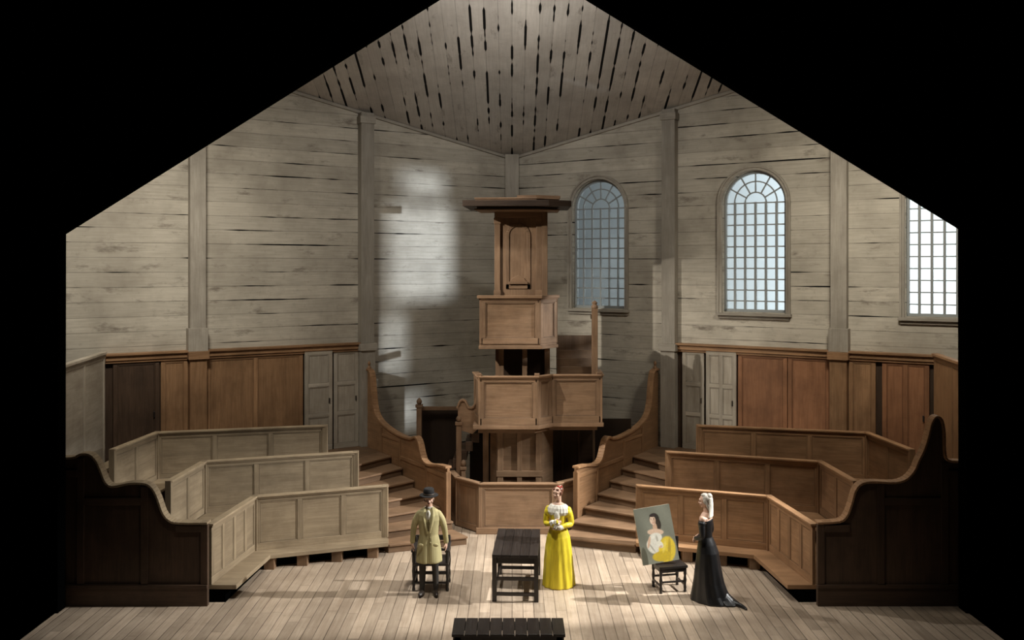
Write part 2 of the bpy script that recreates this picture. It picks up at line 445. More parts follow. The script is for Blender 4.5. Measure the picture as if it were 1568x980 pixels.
# ------------------------------------------------ tiered pews
LV=[.27,.70,1.10]
A=[(-4.69,.34),(-4.49,2.09),(-2.32,2.87)]
B=[(-5.75,.34),(-5.64,2.88),(-3.01,3.77)]
C=[(-7.05,.34),(-6.83,3.72),(-3.755,4.5)]
B0=(-5.70,1.33); C0=(-6.95,2.05)
def mir(p,side): return (p[0] if side<0 else -p[0],p[1])
def wallY(x): return P0Y-SL*abs(x)-.03
def ribbon(mb,path,M,y0,y1,th,mat=0):
    n=len(path)
    def nr(j):
        t=(Vector(path[min(j+1,n-1)])-Vector(path[max(j-1,0)])).normalized(); return Vector((-t.y,t.x))
    for i in range(n-1):
        a,b=Vector(path[i]),Vector(path[i+1]); na,nb=nr(i),nr(i+1)
        mb.prism([tuple(a),tuple(b),tuple(b+nb*th),tuple(a+na*th)],y0,y1,M,mat,tint=1.15)
def smooth(pts,sub=5):
    P=[Vector(p) for p in pts];out=[];n=len(P)
    for i in range(n-1):
        p0=P[max(i-1,0)];p1=P[i];p2=P[i+1];p3=P[min(i+2,n-1)]
        for k in range(sub):
            t=k/sub; q=.5*((2*p1)+(-p0+p2)*t+(2*p0-5*p1+4*p2-p3)*t*t+(-p0+3*p1-3*p2+p3)*t**3); out.append((q.x,q.y))
    out.append(tuple(P[-1])); return out
def lerp(a,b,t): return (a[0]+(b[0]-a[0])*t,a[1]+(b[1]-a[1])*t)
for side in(-1,1):
    m=lambda p: mir(p,side)
    mats_f=[M_woodL if side<0 else M_wood, M_step]
    mb=MB()
    I0=(-2.25,2.78); I1=(-3.92,4.78); O0=(-.85,3.30); O1=(-2.95,6.5)
    far=[(-3.92,wallY(3.92)),(-10.6,wallY(10.6)),(-10.6,.34)]
    lip=[(-4.28,.34),(-4.15,1.82),(-2.22,2.52)]
    mb.prism([m(p) for p in lip+[I0,I1]+far],LV[0]-.07,LV[0],mat=0)
    mb.prism([m(p) for p in [(-4.45,.34),(-4.33,2.0),(-2.45,2.72),I1]+far],0.0,LV[0]-.07,mat=2)  # black base paints the shade in the gap under the platform lip
    for t in (0.02,.3,.6,.92):
        p=lerp((-4.22,1.9),(-2.35,2.6),t); q=m(p); mb.box(q[0]-.09,q[0]+.09,q[1]-.05,q[1]+.12,0,LV[0]-.07,mat=1)
    mb.prism([m(p) for p in B+[(-3.15,3.86),I1]+far],LV[0],LV[1],mat=1)
    mb.prism([m(p) for p in C+[I1]+far],LV[1],LV[2],mat=1)
    land=[I1,O1,(-3.25,wallY(3.25)-.0),(-3.92,wallY(3.92))]
    mb.prism([m(p) for p in land],0,LV[2],mat=1)
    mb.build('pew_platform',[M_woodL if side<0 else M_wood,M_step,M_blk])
    for nm,row,st,z0,z1,n1,n2 in (('A',A,A[0],LV[0],1.19,4,3),('B',B,B0,LV[1],1.63,2,3),('C',C,C0,LV[2],2.01,2,3)):
        mb=MB()
        a,b,c=m(st),m(row[1]),m(row[2])
        fence(mb,a,b,z0,z1,n1); fence(mb,b,c,z0,z1,n2)
        for q in (b,c)+((a,) if nm!='A' else ()): mb.box(q[0]-.05,q[0]+.05,q[1]-.05,q[1]+.05,z0,z1+.035)
        nxt={'A':B,'B':C,'C':[]}[nm]
        if nm=='C': nxt0=[(-7.6,1.6),(-7.7,4.2),(-4.5,6.3)]; inn=[(-7.35,1.6),(-7.35,4.0),(-4.4,5.85)]
        else: nxt0=list(nxt); inn=[lerp(nxt0[i],row[i],.40) for i in range(3)]
        g=[lerp(nxt0[i],inn[i],.12) for i in range(3)]
        mb.prism([m(p) for p in (g[0],g[1],g[2],inn[2],inn[1],inn[0])],z0+.40,z0+.45,mat=0)
        for t in(.05,.5,.95):
            u=m(lerp(g[1],g[2],t)); w=m(lerp(inn[1],inn[2],t)); 
            mb.prism([(u[0]-.03,u[1]),(u[0]+.03,u[1]),(w[0]+.03,w[1]),(w[0]-.03,w[1])],z0,z0+.40,mat=0)
        mb.build('church_pew',mats_f)
    if side<0:
        pr=[(318,803),(275,803),(258,799),(247,786),(240,766),(232,750),(222,743),(200,742),(172,747),(160,740),(153,724),(146,708),(136,698),(122,698),(110,703),(60,703),(-60,703)]
    else:
        pr=[(1252,803),(1285,801),(1298,792),(1306,772),(1312,752),(1322,742),(1340,740),(1372,741),(1390,735),(1402,722),(1409,706),(1417,690),(1424,668),(1429,648),(1435,640),(1441,645),(1444,662),(1445,690),(1450,706),(1475,709),(1540,709),(1630,709)]
    pts=[XZ(a,b,14.05) for a,b in pr]
    pts=smooth(pts,3)
    Me=Matrix(((1,0,0,0),(0,0,1,0),(0,1,0,0),(0,0,0,1)))
    mb=MB(); base=[(pts[-1][0],0.0),(pts[0][0],0.0)]
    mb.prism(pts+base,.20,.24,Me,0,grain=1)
    n=len(pts)
    path=pts if pts[0][0]<pts[-1][0] else list(reversed(pts))
    ribbon(mb,path,Me,.15,.33,.035,1)
    xs=[p[0] for p in pts]; x0,x1=min(xs),max(xs)
    mb.box(x0,x1,.16,.20,.0,.30); mb.box(x0,x1,.14,.20,.28,.33)
    def topz(x):
        best=99
        for i in range(n-1):
            a,b=pts[i],pts[i+1]
            if min(a[0],b[0])-1e-6<=x<=max(a[0],b[0])+1e-6: best=min(best,min(a[1],b[1]))
        return best
    inner=pts[0][0]
    for d in (.0,.92,1.9,2.9):
        xx=inner+side*d
        z=min(topz(xx+side*.001),topz(xx+side*.10))
        mb.box(xx,xx+side*.11,.165,.20,.33,z)
    xa=inner+side*.11; xb=inner+side*.5; mb.box(xa,xb,.165,.20,topz(xa)-.12,topz(xa)-.01)
    xa=inner+side*1.03; xb=inner+side*1.9; mb.box(xa,xb,.165,.20,1.55,1.66)
    xa=inner+side*2.01; xb=inner+side*3.5; mb.box(xa,xb,.165,.20,1.98,2.09)
    mb.build('pew_end_panel',[M_woodD,M_woodL if side<0 else M_wood])  # dark oak also carries the front shade, paler caps the lit edges
    # stairs
    mb=MB(); ns=7; rs=LV[2]/ns
    for i in range(ns):
        a,b=lerp(I0,I1,i/ns),lerp(O0,O1,i/ns)
        lo,hi=i*rs,(i+1)*rs
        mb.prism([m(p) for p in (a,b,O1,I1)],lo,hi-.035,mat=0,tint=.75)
        dv=Vector((I0[0]-I1[0],I0[1]-I1[1])).normalized()*.035
        a2=(a[0]+dv.x,a[1]+dv.y); b2=(b[0]+dv.x,b[1]+dv.y)
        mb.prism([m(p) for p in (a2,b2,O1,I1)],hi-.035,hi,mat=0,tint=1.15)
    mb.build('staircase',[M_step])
    # solid stair wall with swept top
    S0=Vector(m((-1.24,4.02))); S1=Vector(m((-3.33,7.16))); ln=(S1-S0).length
    prof=[(0,1.27),(.35,1.25),(.75,1.19),(.98,1.24),(1.10,1.40),(1.2,1.60),(1.34,1.66),(1.5,1.6),(1.9,1.58),(2.4,1.62),(2.9,1.72),(3.2,1.86),(3.36,2.1),(3.44,2.5),(3.52,2.78),(3.64,2.84),(ln,2.84)]
    pp=smooth(prof,3)
    u=(S1-S0).normalized()
    Mw=Matrix(((u.x,0,-u.y,S0.x),(u.y,0,u.x,S0.y),(0,1,0,0),(0,0,0,1)))
    mb=MB(); mb.prism(pp+[(ln,0),(0,0)],-.03,.03,Mw,0,grain=0)
    ribbon(mb,pp,Mw,-.07,.07,.045,0)
    for a,b,zt in ((0,.08,1.2),(.8,.88,1.15),(2.0,2.08,1.52),(2.9,2.98,1.66)):
        mb.box(a,b,0.0,zt,-.05,.05,Mw)
    for a,b,z0,z1 in ((.08,.8,1.07,1.15),(.08,.8,.1,.2),(.88,2.0,1.1,1.18),(2.08,2.9,1.46,1.52)):
        mb.box(a,b,z0,z1,-.048,.048,Mw)
    mb.lathe([(.02,0),(.05,.01),(.05,.06),(.02,.09),(.035,.12),(.04,.15),(.02,.19),(.003,.2)],Matrix.Translation((S1.x*.985,S1.y-.06,2.86)),0,14)
    mb.build('swept_stair_wall',[M_wood])

# ------------------------------------------------ pulpit
pul=empty('pulpit')
def poly_fence(mb,poly,z0,z1,ns,closed=False,**kw):
    n=len(poly)
    for i in range(n if closed else n-1):
        fence(mb,poly[i],poly[(i+1)%n],z0,z1,ns[i] if isinstance(ns,list) else ns,**kw)
        p=poly[i]; mb.box(p[0]-.035,p[0]+.035,p[1]-.035,p[1]+.035,z0,z1)
def off(poly,c,e):
    out=[]
    for p in poly:
        v=Vector((p[0]-c[0],p[1]-c[1])); v=v+Vector((math.copysign(e,v.x),math.copysign(e,v.y))); out.append((c[0]+v.x,c[1]+v.y))
    return out
mb=MB()   # reading enclosure at the foot
E=[(-1.25,5.1),(-1.1,4.55),(-.62,4.02),(.86,4.02),(1.30,4.45),(1.42,5.1)]
poly_fence(mb,E,0.02,.96,[1,1,1,1,1],th=.06)
mb.box(-.7,.95,3.95,4.02,0,.12)
mb.build('lower_enclosure',[M_pul],pul)
mb=MB()   # central shaft
SH=[(-.32,4.75),(.62,4.75),(.85,5.1),(.85,5.6),(-.45,5.6),(-.45,5.0)]
mb.prism(SH,0,2.0,tint=.8)
for x0,x1 in ((-.30,-.18),(.1,.2),(.48,.60)): mb.box(x0,x1,4.70,4.75,0,1.98)
mb.box(-.32,.62,4.69,4.75,1.84,1.98); mb.box(-.32,.62,4.69,4.75,.95,1.07)
mb.box(-.60,-.48,5.0,5.1,0,2.0)
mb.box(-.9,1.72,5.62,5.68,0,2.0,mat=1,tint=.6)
for x in(1.05,1.4): mb.box(x,x+.05,5.58,5.62,0,2.0,mat=1)
mb.build('shaft',[M_pul,M_woodD],pul)
mb=MB()   # middle tier
T2f=[(-.76,5.2),(-.64,4.42),(.50,4.42),(.80,4.72),(1.80,4.72),(1.82,5.6)]
poly_fence(mb,T2f,2.05,3.0,[1,1,1,1,1],th=.07,bot=.14)
mb.prism([(-.78,4.38),(.53,4.36),(.83,4.68),(1.86,4.68),(1.86,5.7),(-.78,5.7)],1.97,2.05,tint=1.1)
mb.prism([(-.68,4.48),(.46,4.48),(.76,4.80),(1.74,4.80),(1.74,5.6),(-.68,5.6)],1.88,1.97,tint=.9)
mb.prism([(-.6,4.6),(.4,4.6),(.75,4.9),(1.74,4.9),(1.74,5.6),(-.6,5.6)],2.6,2.64)
for x,y in ((-.66,4.45),(1.78,4.74),(.5,4.44)): mb.box(x-.05,x+.05,y-.05,y+.05,3.0,3.08)
mb.build('middle_desk',[M_pul],pul)
mb=MB()
PB=[(-.62,4.55),(.55,4.55),(.90,4.95),(.90,5.55),(-.62,5.55)]
for x,y in ((-.22,4.85),(.26,4.85),(-.3,5.5),(.75,5.45),(.72,5.0)):
    mb.box(x-.05,x+.05,y-.05,y+.05,2.64,3.6)
mb.box(-.35,.80,5.5,5.56,2.64,3.6,mat=1,tint=.5)
mb.prism(off(PB,(.14,5.05),.05),3.56,3.62); mb.prism(off(PB,(.14,5.05),.02),3.62,3.68)
poly_fence(mb,PB,3.66,4.58,[1,1,1,1],closed=False,th=.07)
fence(mb,PB[4],PB[0],3.66,4.58,1,th=.07)
mb.prism(off(PB,(.14,5.05),-.02),3.68,3.72)
mb.prism([(-.70,4.47),(.60,4.47),(.98,4.92),(.90,4.95),(.55,4.55),(-.70,4.55)],4.58,4.64,tint=1.2)
mb.build('pulpit_box',[M_pul,M_woodD],pul)
mb=MB()   # tall back board
bx0,bx1=-.37,.63; by=5.50
mb.box(bx0,bx1,by,by+.06,3.6,6.42)
for x in(bx0,bx1-.12): 
    mb.box(x,x+.12,by-.06,by,4.6,6.25); mb.box(x-.015,x+.135,by-.08,by,6.12,6.25); mb.box(x-.015,x+.135,by-.08,by,4.6,4.72)
mb.box(bx0,bx1,by-.07,by,6.25,6.42)
cx=(bx0+bx1)/2; zc=6.0-.12
Mv=Matrix(((1,0,0,0),(0,0,-1,0),(0,1,0,0),(0,0,0,1)))
for q in range(14):
    a0,a1=math.pi*q/14,math.pi*(q+1)/14; r0,r1=.19,.26
    mb.prism([(cx+r0*math.cos(a0),zc+r0*math.sin(a0)),(cx+r1*math.cos(a0),zc+r1*math.sin(a0)),(cx+r1*math.cos(a1),zc+r1*math.sin(a1)),(cx+r0*math.cos(a1),zc+r0*math.sin(a1))],-by,-by+.022,Mv,tint=.9)
for x in(cx-.26,cx+.19): mb.box(x,x+.07,by-.022,by,4.75,zc)
mb.box(cx-.26,cx+.26,by-.022,by,4.75,4.85)
mb.box(cx-.2,cx+.2,by-.07,by,4.85,4.90)
mb.prism([(cx-.18,4.90),(cx+.18,4.90),(cx+.12,4.98),(cx,5.04),(cx-.12,4.98)],-by,-by+.03,Mv)
mb.box(bx1,bx1+.12,by-.1,by+.3,3.6,6.42,tint=.8)
mb.build('back_board',[M_pul],pul)
mb=MB()   # sounding board
SB=[(-.72,4.85),(.46,4.78),(.93,5.02),(.93,5.7),(-.62,5.75)]
mb.prism(SB,6.40,6.44,tint=1.1)
mb.prism(off(SB,(.14,5.2),-.05),6.37,6.40,tint=1.0)
n=len(SB)
for i in range(n):
    a,b=Vector(SB[i]),Vector(SB[(i+1)%n]); L=(b-a).length; c=max(2,int(L/.14)); u=(b-a).normalized()
    for q in range(c):
        p=a+u*((q+.5)*L/c); M=frameM((p.x,p.y,0),u); mb.box(-.035,.035,.0,.06,6.44,6.56,M,tint=1.3)
mb.prism(off(SB,(.14,5.2),-.28),6.44,6.56,mat=1,tint=.6)
mb.prism(off(SB,(.14,5.2),.03),6.56,6.60,tint=1.35)
mb.prism(off(SB,(.14,5.2),.05),6.60,6.63,tint=1.35)
mb.prism([(.1,4.86),(.50,4.78),(1.0,5.02),(1.0,5.5),(.1,5.5)],6.63,6.68,tint=1.35)
mb.build('sounding_board',[M_pul,M_woodD],pul)
mb=MB()   # rear steps, pole
for i in range(5): mb.box(.95,1.78,5.05+i*.13,5.7,2.64+i*.16,2.64+(i+1)*.16)
mb.box(.95,1.78,5.70,5.76,2.64,3.75,tint=.7)
mb.box(1.66,1.78,5.1,5.22,2.64,4.35); mb.lathe([(.07,0),(.07,.05),(.04,.08),(.06,.12),(.0,.17)],Matrix.Translation((1.72,5.16,4.35)),0,12)
mb.box(1.68,1.76,5.2,5.7,4.1,4.2)
mb.build('pulpit_steps',[M_pul],pul)
mb=MB()   # stair on the left leading up to middle tier
nsx=8
for i in range(nsx):
    x=-1.75+i*.13; z=.5+i*.18
    mb.box(x,x+.16,5.15,6.0,0 if i==0 else z-.18-.02,z,mat=1,tint=1.0)
def newel(x,y,z0,z1,r=.055):
    mb.box(x-r,x+r,y-r,y+r,z0,z1-.12); mb.box(x-r-.02,x+r+.02,y-r-.02,y+r+.02,z1-.16,z1-.10)
    mb.lathe([(.03,0),(.055,.03),(.06,.07),(.04,.11),(.01,.14)],Matrix.Translation((x,y,z1-.10)),0,14)
newel(-1.1,5.1,0,2.1); newel(-2.0,5.85,0,2.35); newel(-1.0,4.98,0,1.2,.045)
mb.box(-2.0,-1.1,5.85,5.91,2.12,2.2); mb.box(-2.0,-1.1,6.05,6.08,.0,2.12,mat=1,tint=.35)  # near-black sheet paints the shade of the opening behind the newels
mb.box(1.75,2.6,6.1,6.14,0,1.9,mat=1,tint=.35); mb.box(1.70,1.80,5.95,6.05,0,1.95)  # matching dark sheet paints the shade between shaft and right stair
pf=smooth([(0,2.28),(.06,2.42),(.14,2.42),(.2,2.3),(.3,2.28),(.38,2.4),(.42,2.7),(.46,3.0)],3)
Mq=Matrix(((1,0,0,-1.12),(0,0,1,5.1),(0,1,0,0),(0,0,0,1)))
mb.prism(pf+[(.46,1.9),(.3,1.75),(.0,1.85)],-.03,.03,Mq); ribbon(mb,pf,Mq,-.06,.06,.04)
mb.build('pulpit_stair',[M_pul,M_woodD],pul)

# ------------------------------------------------ furniture
def tapered_leg(mb,x,y,z0,z1,r,M=None,mat=0):
    T=(M if M is not None else Matrix.Identity(4))@Matrix.Translation((x,y,z0)); h=z1-z0
    mb.lathe([(r*.8,0),(r,h*.04),(r*.75,h*.1),(r*1.0,h*.2),(r*.7,h*.3),(r*1.05,h*.5),(r*.7,h*.68),(r,h*.74),(r,h)],T,mat,14)
Mt=Matrix.Translation((.085,1.0,0))@Matrix.Rotation(math.radians(-3),4,'Z')
mb=MB(); w,l,h=.36,.72,.75
for q in range(5): mb.box(-w+q*2*w/5+.002,-w+(q+1)*2*w/5-.002,-l,l,h-.045,h,Mt)
mb.box(-w+.05,w-.05,-l+.08,-l+.11,h-.16,h-.045,Mt); mb.box(-w+.05,w-.05,l-.11,l-.08,h-.16,h-.045,Mt)
for sx in(-1,1):
    mb.box(sx*(w-.05),sx*(w-.08),-l+.08,l-.08,h-.16,h-.045,Mt)
    for sy in(-1,1): mb.box(sx*(w-.035)-.035,sx*(w-.035)+.035,sy*(l-.09)-.035,sy*(l-.09)+.035,0,h-.045,Mt)
    mb.box(sx*(w-.02),sx*(w-.05),-l+.08,l-.08,.10,.15,Mt)
for sy in(-1,1):
    for z in(.09,.33): mb.box(-w+.05,w-.05,sy*(l-.09)-.02,sy*(l-.09)+.02,z,z+.05,Mt)
mb.build('refectory_table',M_ebony,bevel=.004)
mb=MB(); Mb=Matrix.Translation((-.045,-1.75,0))
for q in range(9): mb.box(-.74+q*1.48/9+.003,-.74+(q+1)*1.48/9-.003,-.28,.28,.41,.45,Mb)
mb.box(-.72,.72,-.26,-.22,.30,.41,Mb); mb.box(-.72,.72,.22,.26,.30,.41,Mb)
for sx in(-1,1):
    for sy in(-1,1): mb.box(sx*.66-.04,sx*.66+.04,sy*.22-.04,sy*.22+.04,0,.41,Mb)
    mb.box(sx*.66-.02,sx*.66+.02,-.2,.2,.1,.15,Mb)
mb.box(-.66,.66,-.02,.02,.1,.15,Mb)
mb.build('wooden_bench',M_ebony,bevel=.004)
Mk=Matrix.Translation((-1.31,.78,0))
mb=MB(); W=.29
mb.box(-W,W,.02,.50,.41,.45,Mk)
for sx in(-1,1):
    tapered_leg(mb,sx*.27,.05,0,.64,.028,M=Mk); tapered_leg(mb,sx*.27,.47,0,.76,.028,M=Mk)
    mb.box(sx*.27-.035,sx*.27+.035,-.02,.50,.64,.675,Mk)
    for z in(.12,.27): mb.box(sx*.27-.014,sx*.27+.014,.05,.47,z,z+.03,Mk)
for z in(.12,.27): mb.box(-.27,.27,.036,.064,z,z+.03,Mk); 
for z in(.15,.3): mb.box(-.27,.27,.456,.484,z,z+.03,Mk)
mb.box(-.29,.29,.45,.49,.70,.78,Mk); mb.box(-.27,.27,.455,.485,.52,.56,Mk)
for q in range(5): x=-.2+q*.1; mb.box(x-.012,x+.012,.46,.48,.56,.70,Mk)
mb.build('armchair',M_ebony,bevel=.004)
Ms=Matrix.Translation((2.54,.92,0))@Matrix.Rotation(math.radians(12),4,'Z')
mb=MB(); w=.24
mb.box(-w,w,-.2,.2,.39,.43,Ms)
mb.box(-w+.03,w-.03,-.19,-.165,.33,.39,Ms); mb.box(-w+.03,w-.03,.165,.19,.33,.39,Ms)
for sx in(-1,1):
    tapered_leg(mb,sx*.205,-.165,0,.39,.026,M=Ms); tapered_leg(mb,sx*.205,.165,0,.39,.026,M=Ms)
    mb.box(sx*.205-.018,sx*.205+.018,.15,.185,.43,.80,Ms)
    mb.box(sx*.205-.012,sx*.205+.012,-.165,.165,.10,.13,Ms); mb.box(sx*.205-.012,sx*.205+.012,-.165,.165,.33,.39,Ms)
mb.box(-.205,.205,-.177,-.153,.16,.19,Ms); mb.box(-.205,.205,.153,.177,.16,.19,Ms)
for z in(.56,.74): mb.box(-.205,.205,.155,.178,z,z+.06,Ms)
mb.build('side_chair',M_ebony,bevel=.004)
# portrait painting
m=N('portrait_paint'); at=m.node('ShaderNodeAttribute'); at.attribute_name='paint'
tc=m.node('ShaderNodeTexCoord').outputs['Object']; nn=m.noise(tc,40,4)
m.setc(m.mix(m.mr(nn,.3,.7,0.,.2),at.outputs['Color'],(.14,.13,.09)),.5,.3); M_paint=m.m
def inside(u,v,cx,cy,rx,ry,rot=0):
    x,y=u-cx,v-cy; c,s=math.cos(rot),math.sin(rot); x,y=x*c+y*s,-x*s+y*c
    return (x/rx)**2+(y/ry)**2
def pcol(u,v):
    c=Vector((.27,.28,.22)); c=c*(1.0-.4*abs(u-.6)-.15*v)*(1+.12*math.sin(9*u+5*v))
    def pt(col,cx,cy,rx,ry,rot=0,sf=.15):
        nonlocal c
        k=inside(u,v,cx,cy,rx,ry,rot); t=max(0,min(1,(1+sf-k)/(2*sf))); c=c.lerp(Vector(col),t)
    pt((.02,.018,.014),.52,1.12,.14,.16)
    pt((.03,.02,.015),.60,.98,.08,.15)
    pt((.62,.40,.27),.50,.90,.06,.14)
    pt((.72,.52,.38),.49,.79,.22,.085,-.15)
    pt((.78,.58,.44),.47,1.10,.08,.115)
    pt((.55,.36,.25),.515,1.08,.03,.09,0,.5)
    pt((.03,.02,.02),.50,1.225,.10,.045)
    pt((.82,.80,.70),.46,.64,.18,.13,.1)
    pt((.52,.50,.42),.50,.60,.03,.12,.1,.5)
    pt((.78,.76,.66),.36,.44,.16,.20,.5)
    pt((.45,.43,.36),.32,.42,.02,.16,.5,.5)
    pt((.70,.48,.34),.27,.56,.035,.16,-.35)
    pt((.78,.58,.05),.72,.30,.23,.34,-.2)
    pt((.50,.35,.03),.78,.30,.04,.30,-.2,.6)
    pt((.64,.46,.03),.55,.16,.26,.13)
    pt((.85,.68,.12),.66,.40,.04,.16,-.4,.6)
    pt((.82,.80,.68),.56,.46,.07,.10,.5)
    pt((.70,.48,.34),.56,.40,.05,.03,.3)
    pt((.10,.10,.07),.08,.15,.08,.3)
    for ex in(.435,.505): pt((.05,.03,.02),ex,1.125,.012,.008)
    for ex in(.435,.505): pt((.12,.07,.05),ex,1.15,.022,.006)
    pt((.50,.14,.10),.47,1.03,.022,.010)
    pt((.5,.3,.2),.468,1.08,.007,.025)
    return c
pw,ph=.60,.88; nx,ny=96,140
vs=[((i/nx-.5)*pw,-.013,j/ny*ph) for j in range(ny+1) for i in range(nx+1)]
fs=[(j*(nx+1)+i,j*(nx+1)+i+1,(j+1)*(nx+1)+i+1,(j+1)*(nx+1)+i) for j in range(ny) for i in range(nx)]
me=bpy.data.meshes.new('canvas'); me.from_pydata(vs,[],fs)
ca=me.color_attributes.new('paint','FLOAT_COLOR','POINT')
for j in range(ny+1):
    for i in range(nx+1):
        c=pcol(i/nx,j/ny*1.45); ca.data[j*(nx+1)+i].color=(c[0],c[1],c[2],1)
me.materials.append(M_paint)
pe=empty('portrait_painting')
cv=bpy.data.objects.new('canvas_front',me); COL.objects.link(cv); cv.parent=pe
mb=MB(); mb.box(-pw/2,pw/2,-.012,.012,0,ph); mb.box(-pw/2,-pw/2+.04,.012,.03,0,ph); mb.box(pw/2-.04,pw/2,.012,.03,0,ph)
mb.box(-pw/2,pw/2,.012,.03,0,.04); mb.box(-pw/2,pw/2,.012,.03,ph-.04,ph)
mb.build('stretcher',[simple('linen_canvas',(.45,.40,.30),.9)],pe,bevel=.002)
pe.matrix_world=Matrix.Translation((2.40,.84,.455))@Matrix.Rotation(math.radians(4),4,'Z')@Matrix.Rotation(math.radians(-13),4,'X')@Matrix.Rotation(math.radians(-8),4,'Y')

# ------------------------------------------------ people
SK,HAIR,C1,C2,C3,C4,DK,LIP=range(8)
def hand(mb,wr,d,palmn,curl=.5,mat=SK,thumb=1):
    wr=Vector(wr); d=Vector(d).normalized(); pn=Vector(palmn); pn=(pn-d*pn.dot(d)).normalized(); ac=d.cross(pn).normalized()*thumb
    R=Matrix((ac,pn,d)).transposed()
    mb.ell(wr+d*.045,(.040,.017,.052),mat,R,14)
    mb.tube([wr-d*.03,wr+d*.02],[.026,.027],mat,10)
    for k,(o,l) in enumerate(((.029,.070),(.010,.079),(-.010,.073),(-.029,.056))):
        p0=wr+d*.07+ac*o*.95; a=curl*(.5+.12*k)
        pts=[p0]; ang=a*.4
        for q,fr in enumerate((.45,.3,.25)):
            dd=d*math.cos(ang)+pn*math.sin(ang)+ac*(o*1.5)
            pts.append(pts[-1]+dd.normalized()*l*fr); ang+=a
        mb.tube(pts,[.0088,.0082,.0076,.0066],mat,8,sub=2)
    t0=wr+d*.02+ac*.028
    mb.tube([t0,t0+ac*.022+d*.022+pn*.008,t0+ac*.030+d*.045+pn*.018,t0+ac*.030+d*.065+pn*.026],[.014,.0115,.010,.008],mat,8,sub=2)
def head(mb,c,yaw=0,pitch=0,sc_=1.0):
    R=Matrix.Rotation(yaw,4,'Z')@Matrix.Rotation(pitch,4,'X'); T=Matrix.Translation(Vector(c))@R@Matrix.Scale(sc_,4)
    e=lambda p,r,mt=SK,rot=None: mb.ell(p,r,mt,rot,16,T)
    e((0,.012,.025),(.074,.092,.088)); e((0,-.012,-.03),(.060,.074,.082)); e((0,-.040,-.083),(.032,.034,.024))
    e((0,-.060,.03),(.055,.03,.03))
    mb.tube([(0,-.078,.022),(0,-.092,-.008),(0,-.098,-.022)],[.007,.009,.0115],SK,8,T)
    e((-.010,-.088,-.026),(.007,.008,.006)); e((.010,-.088,-.026),(.007,.008,.006))
    e((0,-.0815,-.056),(.019,.008,.0045),LIP); e((0,-.0805,-.063),(.015,.008,.005),LIP)
    for s in(-1,1):
        e((s*.028,-.0800,.005),(.0095,.0065,.005),DK)
        e((s*.044,-.055,-.03),(.020,.022,.022)); e((s*.074,.008,-.008),(.010,.017,.028))
    return T
def person(name,mb,mats,M,voxel=.0045):
    me=mb.mesh(name+'_src')
    o=bpy.data.objects.new('tmp',me); COL.objects.link(o)
    r=o.modifiers.new('r','REMESH'); r.mode='VOXEL'; r.voxel_size=voxel; r.use_smooth_shade=True
    s=o.modifiers.new('s','SMOOTH'); s.factor=.5; s.iterations=2
    dg=bpy.context.evaluated_depsgraph_get(); dg.update()
    out=bpy.data.meshes.new_from_object(o.evaluated_get(dg))
    bvh=BVHTree.FromPolygons(mb.v,mb.f,all_triangles=False)
    out.materials.clear()
    for m_ in mats: out.materials.append(m_)
    for p in out.polygons:
        h=bvh.find_nearest(p.center); p.material_index=mb.m[h[2]] if h[2] is not None else 0
        p.use_smooth=True
    bpy.data.objects.remove(o); out.name=name
    ob=bpy.data.objects.new(name,out); COL.objects.link(ob); ob.matrix_world=M
    return ob
M_skin=simple('skin',(.66,.43,.32),.5,.4,.06)
M_lip=simple('lips',(.45,.16,.13),.45)
M_eye=simple('eyes',(.06,.04,.03),.3)
def cloth(name,c,r=.75,spec=.2,fold=.5):
    m=N(name); tc=m.node('ShaderNodeTexCoord').outputs['Object']
    sp=m.node('ShaderNodeSeparateXYZ'); m.l.new(tc,sp.inputs[0])
    n=m.noise(m.xyz(m.math('MULTIPLY',sp.outputs[0],18.),m.math('MULTIPLY',sp.outputs[1],18.),m.math('MULTIPLY',sp.outputs[2],3.)),1.,3)
    m.setc(m.mix(m.mr(n,.3,.7,0.,1.),tuple(x*.72 for x in c),c),r,spec); m.bump(n,.01,fold); return m.m
M_coat=cloth('khaki_coat_cloth',(.50,.44,.23)); M_trs=cloth('dark_trousers',(.05,.045,.04)); M_shirt=cloth('white_linen',(.68,.66,.58))
M_vest=cloth('olive_vest',(.16,.13,.06)); M_shoe=simple('shoe_leather',(.025,.018,.014),.35,.5)
M_hairb=simple('brown_hair',(.05,.03,.018),.5,.4,.3,60); M_haira=simple('auburn_hair',(.13,.045,.022),.45,.4,.3,60)
M_hairg=simple('ash_grey_hair',(.50,.46,.40),.5,.4,.35,50)
M_yel=cloth('yellow_silk',(.80,.64,.035),.45,.45,.6); M_lace=cloth('white_lace',(.78,.75,.66),.8,.2,.9)
M_red2=simple('red_flower',(.45,.05,.03),.6); M_blackd=cloth('black_silk',(.010,.010,.011),.38,.5,.6); M_felt=simple('black_felt',(.012,.011,.011),.8)

